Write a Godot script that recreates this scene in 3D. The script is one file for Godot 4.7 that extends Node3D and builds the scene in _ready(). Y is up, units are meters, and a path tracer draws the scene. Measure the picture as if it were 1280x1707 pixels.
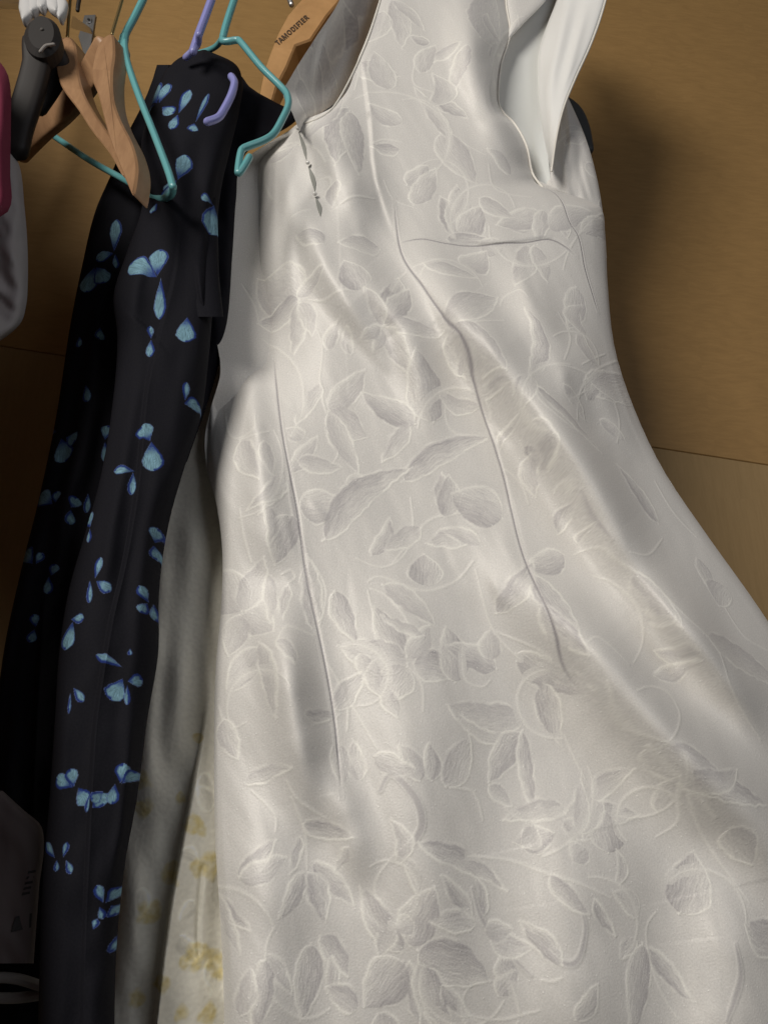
extends Node3D

# ---------------------------------------------------------------- camera numbers
const FOCAL := 1289.0            # focal length in photo pixels (photo is 1280 x 1707)
const PITCH := 21.0
const YAW := -8.0
const EYE := Vector3(0, 1.0, 0)
const WALL_Z := -0.76
const DRESS_Z := -0.52
var view := Basis()

func spot(px: float, py: float, z: float) -> Vector3:
	# where the sight line of a photo pixel meets the upright plane at depth z
	var d: Vector3 = view * Vector3((px - 640.0) / FOCAL, -(py - 853.5) / FOCAL, -1.0)
	return EYE + d * (z / d.z)

# ---------------------------------------------------------------- naming
var used := {}
func numbered(n: String) -> String:
	if not used.has(n):
		used[n] = 0
		return n
	used[n] += 1
	return "%s_%03d" % [n, used[n]]

func thing(called: String, label: String, category: String, at := Vector3.ZERO, group := "") -> Node3D:
	var o := Node3D.new()
	o.name = numbered(called)
	add_child(o)
	o.position = at
	o.set_meta("label", label)
	o.set_meta("category", category)
	if group != "":
		o.set_meta("group", group)
	return o

func part(called: String, mesh: Mesh, m: Material, parent: Node3D) -> MeshInstance3D:
	var o := MeshInstance3D.new()
	o.name = called
	o.mesh = mesh
	o.material_override = m
	parent.add_child(o, true)
	o.position = -parent.position if parent.get_parent() == self else Vector3.ZERO
	return o

# ---------------------------------------------------------------- materials
func mat(lin: Color, rough: float, metal := 0.0, spec := 0.5) -> StandardMaterial3D:
	var m := StandardMaterial3D.new()
	m.albedo_color = lin.linear_to_srgb()
	m.roughness = rough
	m.metallic = metal
	m.metallic_specular = spec
	m.cull_mode = BaseMaterial3D.CULL_DISABLED
	return m

func noise(sd: int, freq: float, octaves := 3) -> FastNoiseLite:
	var n := FastNoiseLite.new()
	n.seed = sd
	n.frequency = freq
	n.noise_type = FastNoiseLite.TYPE_SIMPLEX_SMOOTH
	n.fractal_octaves = octaves
	return n

func grain_image(w: int, h: int, sd: int, sx: float, sy: float, lo: Color, hi: Color, ring: float) -> ImageTexture:
	# wood: stretched noise with rings, two tones between lo and hi (sRGB)
	var a := noise(sd, 1.0, 4)
	var b := noise(sd + 5, 1.0, 2)
	var data := PackedByteArray()
	data.resize(w * h * 3)
	var k := 0
	for y in h:
		for x in w:
			var warp := b.get_noise_2d(x * sx * 0.35, y * sy * 0.12)
			var g := a.get_noise_2d(x * sx, y * sy + warp * 1.5)
			var r := sin((y * sy * 0.22 + warp * 2.2) * ring)
			var f := a.get_noise_2d(x * sx * 5.0 + 77.0, y * sy * 4.0)
			var t := clampf(0.5 + 0.42 * g + 0.13 * r + 0.28 * f, 0.0, 1.0)
			data[k] = int(255.0 * lerpf(lo.r, hi.r, t))
			data[k + 1] = int(255.0 * lerpf(lo.g, hi.g, t))
			data[k + 2] = int(255.0 * lerpf(lo.b, hi.b, t))
			k += 3
	var im := Image.create_from_data(w, h, false, Image.FORMAT_RGB8, data)
	return ImageTexture.create_from_image(im)

# ---------------------------------------------------------------- curves
func nums(s: String) -> PackedFloat32Array:
	var r := PackedFloat32Array()
	for w in s.split(" ", false):
		r.append(float(w))
	return r

func pts(s: String) -> PackedVector2Array:
	var f := nums(s)
	var r := PackedVector2Array()
	for i in range(0, f.size() - 1, 2):
		r.append(Vector2(f[i], f[i + 1]))
	return r

func across(p: PackedVector2Array, y: float) -> float:
	# outline given from top to bottom: its x at height y, smooth
	var n := p.size()
	if y <= p[0].y:
		return p[0].x + (p[1].x - p[0].x) / (p[1].y - p[0].y) * (y - p[0].y)
	if y >= p[n - 1].y:
		return p[n - 1].x + (p[n - 1].x - p[n - 2].x) / (p[n - 1].y - p[n - 2].y) * (y - p[n - 1].y)
	var i := 0
	while y > p[i + 1].y:
		i += 1
	var a := p[i]
	var b := p[i + 1]
	var d := b.y - a.y
	var s := (b.x - a.x) / d
	var m0 := s
	var m1 := s
	if i > 0:
		m0 = 0.5 * (s + (a.x - p[i - 1].x) / (a.y - p[i - 1].y))
	if i + 2 < n:
		m1 = 0.5 * (s + (p[i + 2].x - b.x) / (p[i + 2].y - b.y))
	m0 = clampf(m0, -3.0 * absf(s) - 0.1, 3.0 * absf(s) + 0.1)
	m1 = clampf(m1, -3.0 * absf(s) - 0.1, 3.0 * absf(s) + 0.1)
	var t := (y - a.y) / d
	var t2 := t * t
	var t3 := t2 * t
	return (2 * t3 - 3 * t2 + 1) * a.x + (t3 - 2 * t2 + t) * d * m0 + (-2 * t3 + 3 * t2) * b.x + (t3 - t2) * d * m1

func smooth2(p: PackedVector2Array, per: int) -> PackedVector2Array:
	var r := PackedVector2Array()
	var n := p.size()
	for i in n - 1:
		var a := p[maxi(i - 1, 0)]
		var d := p[mini(i + 2, n - 1)]
		for k in per:
			r.append(p[i].cubic_interpolate(p[i + 1], a, d, float(k) / per))
	r.append(p[n - 1])
	return r

func smooth3(p: PackedVector3Array, per: int) -> PackedVector3Array:
	var r := PackedVector3Array()
	var n := p.size()
	for i in n - 1:
		var a := p[maxi(i - 1, 0)]
		var d := p[mini(i + 2, n - 1)]
		for k in per:
			r.append(p[i].cubic_interpolate(p[i + 1], a, d, float(k) / per))
	r.append(p[n - 1])
	return r

# ---------------------------------------------------------------- mesh builders
func grid_mesh(V: PackedVector3Array, T: PackedVector2Array, nu: int, nv: int, out: ArrayMesh = null, flip := false, skip := PackedByteArray()) -> ArrayMesh:
	# V holds (nv + 1) rows of (nu + 1) points
	var w := nu + 1
	var N := PackedVector3Array()
	N.resize(V.size())
	for j in nv + 1:
		for i in w:
			var a := V[j * w + mini(i + 1, nu)] - V[j * w + maxi(i - 1, 0)]
			var b := V[mini(j + 1, nv) * w + i] - V[maxi(j - 1, 0) * w + i]
			var n := b.cross(a).normalized()
			N[j * w + i] = -n if flip else n
	var I := PackedInt32Array()
	I.resize(nu * nv * 6)
	var k := 0
	for j in nv:
		for i in nu:
			if skip.size() > 0 and skip[j * nu + i] == 1:
				continue
			var q := j * w + i
			if flip:
				I[k] = q; I[k + 1] = q + w; I[k + 2] = q + 1
				I[k + 3] = q + 1; I[k + 4] = q + w; I[k + 5] = q + w + 1
			else:
				I[k] = q; I[k + 1] = q + 1; I[k + 2] = q + w
				I[k + 3] = q + 1; I[k + 4] = q + w + 1; I[k + 5] = q + w
			k += 6
	I.resize(k)
	var arr := []
	arr.resize(Mesh.ARRAY_MAX)
	arr[Mesh.ARRAY_VERTEX] = V
	arr[Mesh.ARRAY_NORMAL] = N
	arr[Mesh.ARRAY_TEX_UV] = T
	arr[Mesh.ARRAY_INDEX] = I
	var m := out if out != null else ArrayMesh.new()
	m.add_surface_from_arrays(Mesh.PRIMITIVE_TRIANGLES, arr)
	return m

func sweep(p: PackedVector3Array, ups: Vector3, half_a: PackedFloat32Array, half_b: PackedFloat32Array, sides := 14, power := 2.0) -> ArrayMesh:
	# a rounded section (half_a along "ups", half_b across it) carried along p, with rounded ends
	var P := PackedVector3Array()
	var A := PackedFloat32Array()
	var B := PackedFloat32Array()
	var n := p.size()
	var t0 := (p[0] - p[1]).normalized()
	var t1 := (p[n - 1] - p[n - 2]).normalized()
	for c in [[0.98, 0.04], [0.86, 0.5], [0.5, 0.87]]:
		P.append(p[0] + t0 * minf(half_a[0], half_b[0]) * c[0]); A.append(half_a[0] * c[1]); B.append(half_b[0] * c[1])
	for i in n:
		P.append(p[i]); A.append(half_a[mini(i, half_a.size() - 1)]); B.append(half_b[mini(i, half_b.size() - 1)])
	var ea := half_a[mini(n - 1, half_a.size() - 1)]
	var eb := half_b[mini(n - 1, half_b.size() - 1)]
	for c in [[0.5, 0.87], [0.86, 0.5], [0.98, 0.04]]:
		P.append(p[n - 1] + t1 * minf(ea, eb) * c[0]); A.append(ea * c[1]); B.append(eb * c[1])
	var V := PackedVector3Array()
	var T := PackedVector2Array()
	var run := 0.0
	for i in P.size():
		var t := (P[mini(i + 1, P.size() - 1)] - P[maxi(i - 1, 0)]).normalized()
		var s := t.cross(ups).normalized()
		var u := s.cross(t).normalized()
		if i > 0:
			run += P[i].distance_to(P[i - 1])
		for k in sides + 1:
			var th := TAU * k / sides
			var c := cos(th)
			var d := sin(th)
			c = signf(c) * pow(absf(c), 2.0 / power)
			d = signf(d) * pow(absf(d), 2.0 / power)
			V.append(P[i] + u * c * A[i] + s * d * B[i])
			T.append(Vector2(run * 6.0, float(k) / sides))
	var m := grid_mesh(V, T, sides, P.size() - 1)
	return m

func tube(p: PackedVector3Array, r: float, sides := 10) -> ArrayMesh:
	var up := Vector3(0.13, 0.21, 1).normalized()
	return sweep(p, up, PackedFloat32Array([r]), PackedFloat32Array([r]), sides)

func path(s: String, z0: float, z1: float, per := 5) -> PackedVector3Array:
	# photo-traced line laid into depth, from z0 to z1
	var p := pts(s)
	var r := PackedVector3Array()
	for i in p.size():
		r.append(spot(p[i].x, p[i].y, lerpf(z0, z1, float(i) / (p.size() - 1))))
	return smooth3(r, per) if per > 1 else r

func slab(poly: PackedVector3Array, back: Vector3, bevel: float) -> ArrayMesh:
	# a flat outline given thickness "back", with chamfered front and rear edges
	var n := poly.size()
	var c := Vector3.ZERO
	for v in poly:
		c += v / n
	var flat := PackedVector2Array()
	for v in poly:
		flat.append(Vector2(v.x, v.y))
	var tri := Geometry2D.triangulate_polygon(flat)
	var sign_ := 1.0 if Geometry2D.is_polygon_clockwise(flat) else -1.0
	var inset := PackedVector3Array()
	for i in n:
		var a := (poly[i] - poly[(i + n - 1) % n]).normalized()
		var b := (poly[(i + 1) % n] - poly[i]).normalized()
		var t := (a + b).normalized()
		var side := Vector3(t.y, -t.x, 0) * sign_
		inset.append(poly[i] + side * bevel)
	var bd := back.normalized() * bevel
	var rings := [inset, PackedVector3Array(), PackedVector3Array(), PackedVector3Array()]
	for i in n:
		rings[1].append(poly[i] + bd)
		rings[2].append(poly[i] + back - bd)
		rings[3].append(inset[i] + back)
	var st := SurfaceTool.new()
	st.begin(Mesh.PRIMITIVE_TRIANGLES)
	st.set_smooth_group(-1)
	for f in [0, 3]:
		for k in range(0, tri.size(), 3):
			for q in 3:
				var id: int = tri[k + (q if f == 0 else 2 - q)]
				st.set_uv(Vector2(rings[f][id].x, rings[f][id].y) * 6.0)
				st.add_vertex(rings[f][id])
	for r in 3:
		for i in n:
			var j := (i + 1) % n
			for v in [rings[r][i], rings[r][j], rings[r + 1][i], rings[r][j], rings[r + 1][j], rings[r + 1][i]]:
				st.set_uv(Vector2(v.x, v.y + v.z) * 6.0)
				st.add_vertex(v)
	st.generate_normals()
	return st.commit()

func box(at: Vector3, size: Vector3, bevel := 0.0015, turn := Basis()) -> ArrayMesh:
	var h := size / 2
	var poly := PackedVector3Array([Vector3(-h.x, h.y, h.z), Vector3(h.x, h.y, h.z), Vector3(h.x, -h.y, h.z), Vector3(-h.x, -h.y, h.z)])
	var m := slab(poly, Vector3(0, 0, -size.z), bevel)
	var st := SurfaceTool.new()
	st.append_from(m, 0, Transform3D(turn, at))
	return st.commit()

# ---------------------------------------------------------------- cloth
class Cloth:
	var L: PackedVector2Array
	var R: PackedVector2Array
	var y0: float
	var y1: float
	var nu: int
	var nv: int
	var z0: float
	var H := PackedFloat32Array()
	var PX := PackedFloat32Array()
	var lean := 0.0

func cloth(Ls: String, Rs: String, y0: float, y1: float, nu: int, nv: int, z0: float, bulge: float, edge: float, lean := 0.0, body := "") -> Cloth:
	var c := Cloth.new()
	c.L = pts(Ls); c.R = pts(Rs)
	var inner := pts(body) if body != "" else c.L
	c.y0 = y0; c.y1 = y1; c.nu = nu; c.nv = nv; c.z0 = z0; c.lean = lean
	c.H.resize((nu + 1) * (nv + 1))
	c.PX.resize((nu + 1) * (nv + 1))
	for j in nv + 1:
		var y := lerpf(y0, y1, float(j) / nv)
		var a := across(c.L, y)
		var b := across(c.R, y)
		var a2 := across(inner, y)
		for i in nu + 1:
			var u := float(i) / nu
			var x := lerpf(a, b, u)
			var e := clampf(minf(x - a2, b - x) / edge, 0.0, 1.0)
			c.PX[j * (nu + 1) + i] = x
			c.H[j * (nu + 1) + i] = bulge * sqrt(maxf(0.0, 1.0 - (1.0 - e) * (1.0 - e))) + lean * (u - 1.0)
	return c

func fold(c: Cloth, kind: String, w: float, amp: float, line: PackedVector2Array) -> void:
	# R: rounded fold; S: step, raised on the right-hand side of the line; C: narrow crease
	var p := smooth2(line, 3)
	var n := p.size()
	var cum := PackedFloat32Array([0.0])
	var lo := p[0]
	var hi := p[0]
	for i in range(1, n):
		cum.append(cum[i - 1] + p[i].distance_to(p[i - 1]))
		lo = lo.min(p[i]); hi = hi.max(p[i])
	var total := cum[n - 1]
	var reach := w * (3.2 if kind == "S" else 2.3)
	var j0 := clampi(int((lo.y - reach - c.y0) / (c.y1 - c.y0) * c.nv), 0, c.nv)
	var j1 := clampi(int((hi.y + reach - c.y0) / (c.y1 - c.y0) * c.nv) + 1, 0, c.nv)
	var W := c.nu + 1
	var k0 := 0
	for j in range(j0, j1 + 1):
		var y := lerpf(c.y0, c.y1, float(j) / c.nv)
		# only the stretch of the line near this row matters
		var from := n
		var to := -1
		for s in n - 1:
			if minf(p[s].y, p[s + 1].y) - reach <= y and maxf(p[s].y, p[s + 1].y) + reach >= y:
				from = mini(from, s); to = maxi(to, s)
		if to < 0:
			continue
		var xl := INF
		var xh := -INF
		for s in range(from, to + 2):
			xl = minf(xl, p[s].x); xh = maxf(xh, p[s].x)
		var xa := c.PX[j * W]
		var xb := c.PX[j * W + c.nu]
		var i0 := clampi(int((xl - reach - xa) / (xb - xa) * c.nu), 0, c.nu)
		var i1 := clampi(int((xh + reach - xa) / (xb - xa) * c.nu) + 1, 0, c.nu)
		for i in range(i0, i1 + 1):
			var q := Vector2(c.PX[j * W + i], y)
			var best := INF
			var at := 0.0
			var side := 0.0
			for s in range(from, to + 1):
				var d := p[s + 1] - p[s]
				var t := clampf((q - p[s]).dot(d) / d.length_squared(), 0.0, 1.0)
				var g := q - p[s] - d * t
				var l := g.length_squared()
				if l < best:
					best = l
					at = (cum[s] + t * (cum[s + 1] - cum[s])) / total
					side = d.cross(g)
			var dist := sqrt(best)
			if dist > reach:
				continue
			var taper := smoothstep(0.0, 0.42, at) * (1.0 - smoothstep(0.58, 1.0, at)) * 1.25
			if kind == "C":
				taper = smoothstep(0.0, 0.05, at) * (1.0 - smoothstep(0.95, 1.0, at))
			var edge := clampf(minf(q.x - xa, xb - q.x) / 12.0, 0.0, 1.0)
			var v := 0.0
			if kind == "S":
				if side < 0.0:
					v = (exp(-dist / w) - exp(-3.2)) * smoothstep(0.0, 8.0, dist)
			else:
				v = exp(-best / (w * w))
			c.H[j * W + i] += amp * 0.001 * v * taper * edge

func folds(c: Cloth, text: String) -> void:
	for row in text.split("\n", false):
		var s := row.strip_edges()
		if s == "":
			continue
		var f := nums(s.substr(2))
		var line := PackedVector2Array()
		for i in range(2, f.size() - 1, 2):
			line.append(Vector2(f[i], f[i + 1]))
		fold(c, s[0], f[0], f[1], line)

func ripple(c: Cloth, sd: int, amp: float, fx: float, fy: float, shear: float) -> void:
	var n := noise(sd, 1.0, 2)
	var W := c.nu + 1
	for j in c.nv + 1:
		var y := lerpf(c.y0, c.y1, float(j) / c.nv)
		for i in W:
			var x := c.PX[j * W + i]
			var e := clampf(minf(x - c.PX[j * W], c.PX[j * W + c.nu] - x) / 20.0, 0.0, 1.0)
			c.H[j * W + i] += amp * 0.001 * e * n.get_noise_2d((x - shear * y) * fx, (y + 0.4 * shear * x) * fy)

func depth_at(c: Cloth, x: float, y: float) -> float:
	var j := clampi(roundi((y - c.y0) / (c.y1 - c.y0) * c.nv), 0, c.nv)
	var W := c.nu + 1
	var a := c.PX[j * W]
	var b := c.PX[j * W + c.nu]
	var i := clampi(roundi((x - a) / (b - a) * c.nu), 0, c.nu)
	return c.z0 + c.H[j * W + i]

func on_cloth(c: Cloth, x: float, y: float, lift := 0.0) -> Vector3:
	return spot(x, y, depth_at(c, x, y) + lift)

func cloth_mesh(c: Cloth, area: Rect2, thick: float, holes := PackedVector2Array()) -> ArrayMesh:
	# UVs are the cloth's own pattern plane (metres on the garment, not the view)
	var W := c.nu + 1
	var V := PackedVector3Array()
	var T := PackedVector2Array()
	V.resize(W * (c.nv + 1)); T.resize(W * (c.nv + 1))
	for j in c.nv + 1:
		var y := lerpf(c.y0, c.y1, float(j) / c.nv)
		for i in W:
			var k := j * W + i
			var v := spot(c.PX[k], y, c.z0 + c.H[k])
			V[k] = v
			T[k] = Vector2((v.x - area.position.x) / area.size.x, (area.position.y - v.y) / area.size.y)
	var skip := PackedByteArray()
	if holes.size() > 0:
		skip.resize(c.nu * c.nv)
		for h in range(0, holes.size(), 3):
			var a := holes[h]
			var b := holes[h + 1]
			var wd := holes[h + 2].x
			for j in c.nv:
				var y := lerpf(c.y0, c.y1, (j + 0.5) / c.nv)
				if y < a.y or y > b.y:
					continue
				for i in c.nu:
					var x := c.PX[j * W + i]
					var t := (y - a.y) / (b.y - a.y)
					if absf(x - lerpf(a.x, b.x, t) - wd * 0.5 * sin(PI * t)) < wd * sin(PI * t):
						skip[j * c.nu + i] = 1
	var m := grid_mesh(V, T, c.nu, c.nv, null, false, skip)
	# the far side of the garment, joined along both edges
	var bu := 16
	var bv := 80
	var V2 := PackedVector3Array()
	var T2 := PackedVector2Array()
	for j in bv + 1:
		var jj := roundi(float(j) / bv * c.nv)
		var y := lerpf(c.y0, c.y1, float(jj) / c.nv)
		for i in bu + 1:
			var u := float(i) / bu
			var x := lerpf(c.PX[jj * W], c.PX[jj * W + c.nu], u)
			var edge := lerpf(c.H[jj * W], c.H[jj * W + c.nu], u)
			var v := spot(x, y, c.z0 + edge - thick * sin(PI * u) - 0.0002)
			V2.append(v)
			T2.append(Vector2((v.x - area.position.x) / area.size.x, (area.position.y - v.y) / area.size.y))
	return grid_mesh(V2, T2, bu, bv, m, true)

# ---------------------------------------------------------------- woven and printed patterns
class Print:
	var w: int
	var h: int
	var area: Rect2
	var tone := PackedFloat32Array()    # brightness of the yarn, with painted sheen and seam shade
	var high := PackedFloat32Array()    # relief of the weave

func texel(p: Print, v: Vector3) -> Vector2:
	return Vector2((v.x - p.area.position.x) / p.area.size.x * p.w, (p.area.position.y - v.y) / p.area.size.y * p.h)

func petal(p: Print, a: Vector2, b: Vector2, wid: float, bend: float, dark: float, sd: float, hatch: FastNoiseLite) -> void:
	# a leaf from a to b: yarn floats inside, raised cord round it
	var ax := b - a
	var l := ax.length()
	if l < 3.0:
		return
	ax /= l
	var ay := Vector2(-ax.y, ax.x)
	var m := wid + absf(bend) + 6.0
	var lo := a.min(b) - Vector2(m, m)
	var hi := a.max(b) + Vector2(m, m)
	for y in range(maxi(0, int(lo.y)), mini(p.h - 1, int(hi.y)) + 1):
		for x in range(maxi(0, int(lo.x)), mini(p.w - 1, int(hi.x)) + 1):
			var q := Vector2(x, y) - a
			var s := q.dot(ax) / l
			if s < -0.04 or s > 1.04:
				continue
			var sc := clampf(s, 0.0, 1.0)
			var t := q.dot(ay) - bend * 4.0 * sc * (1.0 - sc)
			t += 2.2 * hatch.get_noise_2d(s * l * 0.05 + sd * 7.0, 3.0)
			var wd := wid * pow(sin(PI * pow(sc, 0.72)), 0.75) + 0.01
			var d := absf(t) - wd
			var k := y * p.w + x
			var flip := 1.0 if fmod(sd, 2.0) < 1.0 else -1.0
			if d < 0.0:
				# floats of yarn: painted sheen, dull at one edge, bright at the other, streaked
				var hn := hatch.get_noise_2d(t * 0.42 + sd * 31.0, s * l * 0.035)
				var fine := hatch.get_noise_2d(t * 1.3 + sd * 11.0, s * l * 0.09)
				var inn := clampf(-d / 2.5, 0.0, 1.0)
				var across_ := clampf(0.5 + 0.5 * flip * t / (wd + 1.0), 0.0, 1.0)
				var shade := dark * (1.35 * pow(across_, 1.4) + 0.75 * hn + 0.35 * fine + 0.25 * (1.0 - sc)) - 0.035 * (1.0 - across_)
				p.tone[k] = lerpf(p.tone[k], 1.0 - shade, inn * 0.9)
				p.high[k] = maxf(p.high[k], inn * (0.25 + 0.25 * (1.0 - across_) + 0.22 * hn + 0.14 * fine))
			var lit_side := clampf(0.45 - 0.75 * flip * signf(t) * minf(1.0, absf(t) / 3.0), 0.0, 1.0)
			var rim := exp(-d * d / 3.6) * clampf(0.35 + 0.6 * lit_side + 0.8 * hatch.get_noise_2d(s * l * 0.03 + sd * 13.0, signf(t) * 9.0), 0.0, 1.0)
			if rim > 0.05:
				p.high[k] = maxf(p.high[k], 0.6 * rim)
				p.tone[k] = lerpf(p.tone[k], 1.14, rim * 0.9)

func cord(p: Print, line: PackedVector2Array, wid: float, dark: float) -> void:
	var n := line.size()
	var run := 0.0
	var total := 0.0
	for i in n - 1:
		total += line[i].distance_to(line[i + 1])
	for i in n - 1:
		var d := line[i].distance_to(line[i + 1])
		var steps := maxi(1, int(d / 0.8))
		for s in steps:
			var t := float(s) / steps
			var c := line[i].lerp(line[i + 1], t)
			var f := (run + d * t) / total
			var r := wid * (0.45 + 0.55 * sin(PI * clampf(f, 0.02, 0.98)))
			var m := int(r + 3.5)
			for y in range(maxi(0, int(c.y) - m), mini(p.h - 1, int(c.y) + m) + 1):
				for x in range(maxi(0, int(c.x) - m), mini(p.w - 1, int(c.x) + m) + 1):
					var e := c.distance_to(Vector2(x, y))
					var k := y * p.w + x
					var v := exp(-e * e / (r * r * 0.7 + 0.8))
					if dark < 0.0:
						# stitched joint: a sunk line, its crease shade painted into the tone
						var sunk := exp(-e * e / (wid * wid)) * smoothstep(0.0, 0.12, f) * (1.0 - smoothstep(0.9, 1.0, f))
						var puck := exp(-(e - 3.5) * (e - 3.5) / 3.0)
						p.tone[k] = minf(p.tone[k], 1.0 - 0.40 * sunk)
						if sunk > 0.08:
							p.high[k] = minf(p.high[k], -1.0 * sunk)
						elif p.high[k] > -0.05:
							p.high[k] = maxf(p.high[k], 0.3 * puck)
					elif dark > 0.0:
						p.tone[k] = minf(p.tone[k], 1.0 - dark * clampf((r - e) * 0.5, 0.0, 1.0))
						var rim := exp(-(e - r) * (e - r) / 2.0)
						p.high[k] = maxf(p.high[k], rim * 0.6)
					else:
						p.tone[k] = maxf(p.tone[k], 1.0 + 0.07 * v)
						p.high[k] = maxf(p.high[k], 0.5 * v)
		run += d

func weave(p: Print, c: Cloth, text: String) -> void:
	var hatch := noise(41, 1.0, 2)
	var sd := 0.0
	for row in text.split("\n", false):
		var s := row.strip_edges()
		if s == "":
			continue
		sd += 1.37
		var f := nums(s.substr(2))
		if s[0] == "p" or s[0] == "d":
			var a := Vector2(f[0], f[1])
			var dir := Vector2.from_angle(deg_to_rad(f[3]))
			var b := a + dir * f[2] * 1.14
			var ta := texel(p, on_cloth(c, a.x, a.y))
			var tb := texel(p, on_cloth(c, b.x, b.y))
			var sc := ta.distance_to(tb) / maxf(f[2] * 1.14, 1.0)
			var bend := f[5] * sc if f.size() > 5 else 4.0 * sin(sd * 5.0) * sc
			petal(p, ta, tb, f[4] * sc * 1.38, bend, 0.145 if s[0] == "d" else 0.09, sd, hatch)
		else:
			var line := PackedVector2Array()
			for i in range(1, f.size() - 1, 2):
				line.append(texel(p, on_cloth(c, f[i], f[i + 1])))
			cord(p, smooth2(line, 6), f[0], 0.14 if s[0] == "k" else (-1.0 if s[0] == "n" else 0.0))

func _ready() -> void:
	# ------------------------------------------------------------ camera
	view = Basis.from_euler(Vector3(deg_to_rad(PITCH), deg_to_rad(YAW), 0))
	var cam := Camera3D.new()
	cam.name = "camera"
	cam.fov = 2.0 * rad_to_deg(atan(853.5 / FOCAL))
	cam.near = 0.02
	cam.far = 30.0
	cam.transform = Transform3D(view, EYE)
	add_child(cam)
	cam.current = true
	# ------------------------------------------------------------ light: a room lamp behind and to the left, soft light from the room
	var env := Environment.new()
	env.background_mode = Environment.BG_COLOR
	env.background_color = Color(0.30, 0.29, 0.28)
	env.background_energy_multiplier = 0.5
	env.tonemap_mode = Environment.TONE_MAPPER_LINEAR
	env.tonemap_exposure = 1.0
	env.sdfgi_enabled = true
	env.ssao_enabled = true
	env.ssil_enabled = true
	var we := WorldEnvironment.new()
	we.name = "environment"
	we.environment = env
	add_child(we)
	lamp("room_lamp", Vector3(-1.25, 1.95, 1.25), Vector3(0.05, 1.35, -0.5), Vector2(0.8, 0.8), 4.2, Color(1.0, 0.975, 0.94))
	lamp("fill_light", Vector3(1.5, 1.9, 1.6), Vector3(0.1, 1.3, -0.5), Vector2(1.2, 1.2), 0.75, Color(0.96, 0.97, 1.0))  # added fill from the right, standing in for room bounce
	build_wall()
	build_white_dress()
	build_cream_dress()
	build_navy_dress()
	build_hangers()
	build_left_side()

func lamp(called: String, at: Vector3, to: Vector3, size: Vector2, energy: float, color: Color) -> void:
	var l := AreaLight3D.new()
	l.name = called
	l.area_size = size
	l.light_energy = energy
	l.light_color = color
	l.area_range = 8.0
	l.shadow_enabled = true
	add_child(l)
	l.look_at_from_position(at, to)

# ---------------------------------------------------------------- wardrobe wall
func build_wall() -> void:
	var wood := mat(Color(1, 1, 1), 0.55, 0.0, 0.35)
	wood.albedo_texture = grain_image(768, 768, 3, 0.006, 0.05, Color(0.57, 0.45, 0.28), Color(0.63, 0.50, 0.315), 3.0)
	var low := mat(Color(1, 1, 1), 0.6, 0.0, 0.3)
	low.albedo_texture = grain_image(768, 768, 9, 0.05, 0.006, Color(0.575, 0.48, 0.335), Color(0.615, 0.515, 0.365), 2.0)
	var root := Node3D.new()
	root.name = "wardrobe_back_wall"
	add_child(root)
	root.set_meta("kind", "structure")
	root.set_meta("label", "tan plywood back wall of the wardrobe behind the dresses")
	# two boards that meet at a joint which is not quite level
	var a := spot(900, 716, WALL_Z)
	var b := spot(1280, 775, WALL_Z)
	var k := (b.y - a.y) / (b.x - a.x)
	var jl := a.y + k * (-1.1 - a.x)
	var jr := a.y + k * (1.5 - a.x)
	var up := PackedVector3Array([Vector3(-1.1, 2.7, WALL_Z), Vector3(1.5, 2.7, WALL_Z), Vector3(1.5, jr + 0.0001, WALL_Z), Vector3(-1.1, jl + 0.0001, WALL_Z)])
	var dn := PackedVector3Array([Vector3(-1.1, jl - 0.0001, WALL_Z - 0.0003), Vector3(1.5, jr - 0.0001, WALL_Z - 0.0003), Vector3(1.5, 0.2, WALL_Z - 0.0003), Vector3(-1.1, 0.2, WALL_Z - 0.0003)])
	var o := part("upper_board", slab(up, Vector3(0, 0, -0.016), 0.0012), wood, root)
	o = part("lower_board", slab(dn, Vector3(0, 0, -0.016), 0.0012), low, root)
	o = part("unseen_side_board", box(Vector3(-0.62, 1.4, WALL_Z + 0.27), Vector3(0.018, 2.6, 0.53)), wood, root)  # out of view, added to block light from the left
	var batten := mat(Color(0.26, 0.18, 0.09), 0.8)
	o = part("joint_batten", box(Vector3(0.2, (jl + jr) / 2, WALL_Z - 0.03), Vector3(2.6, 0.7, 0.02)), batten, root)

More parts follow.
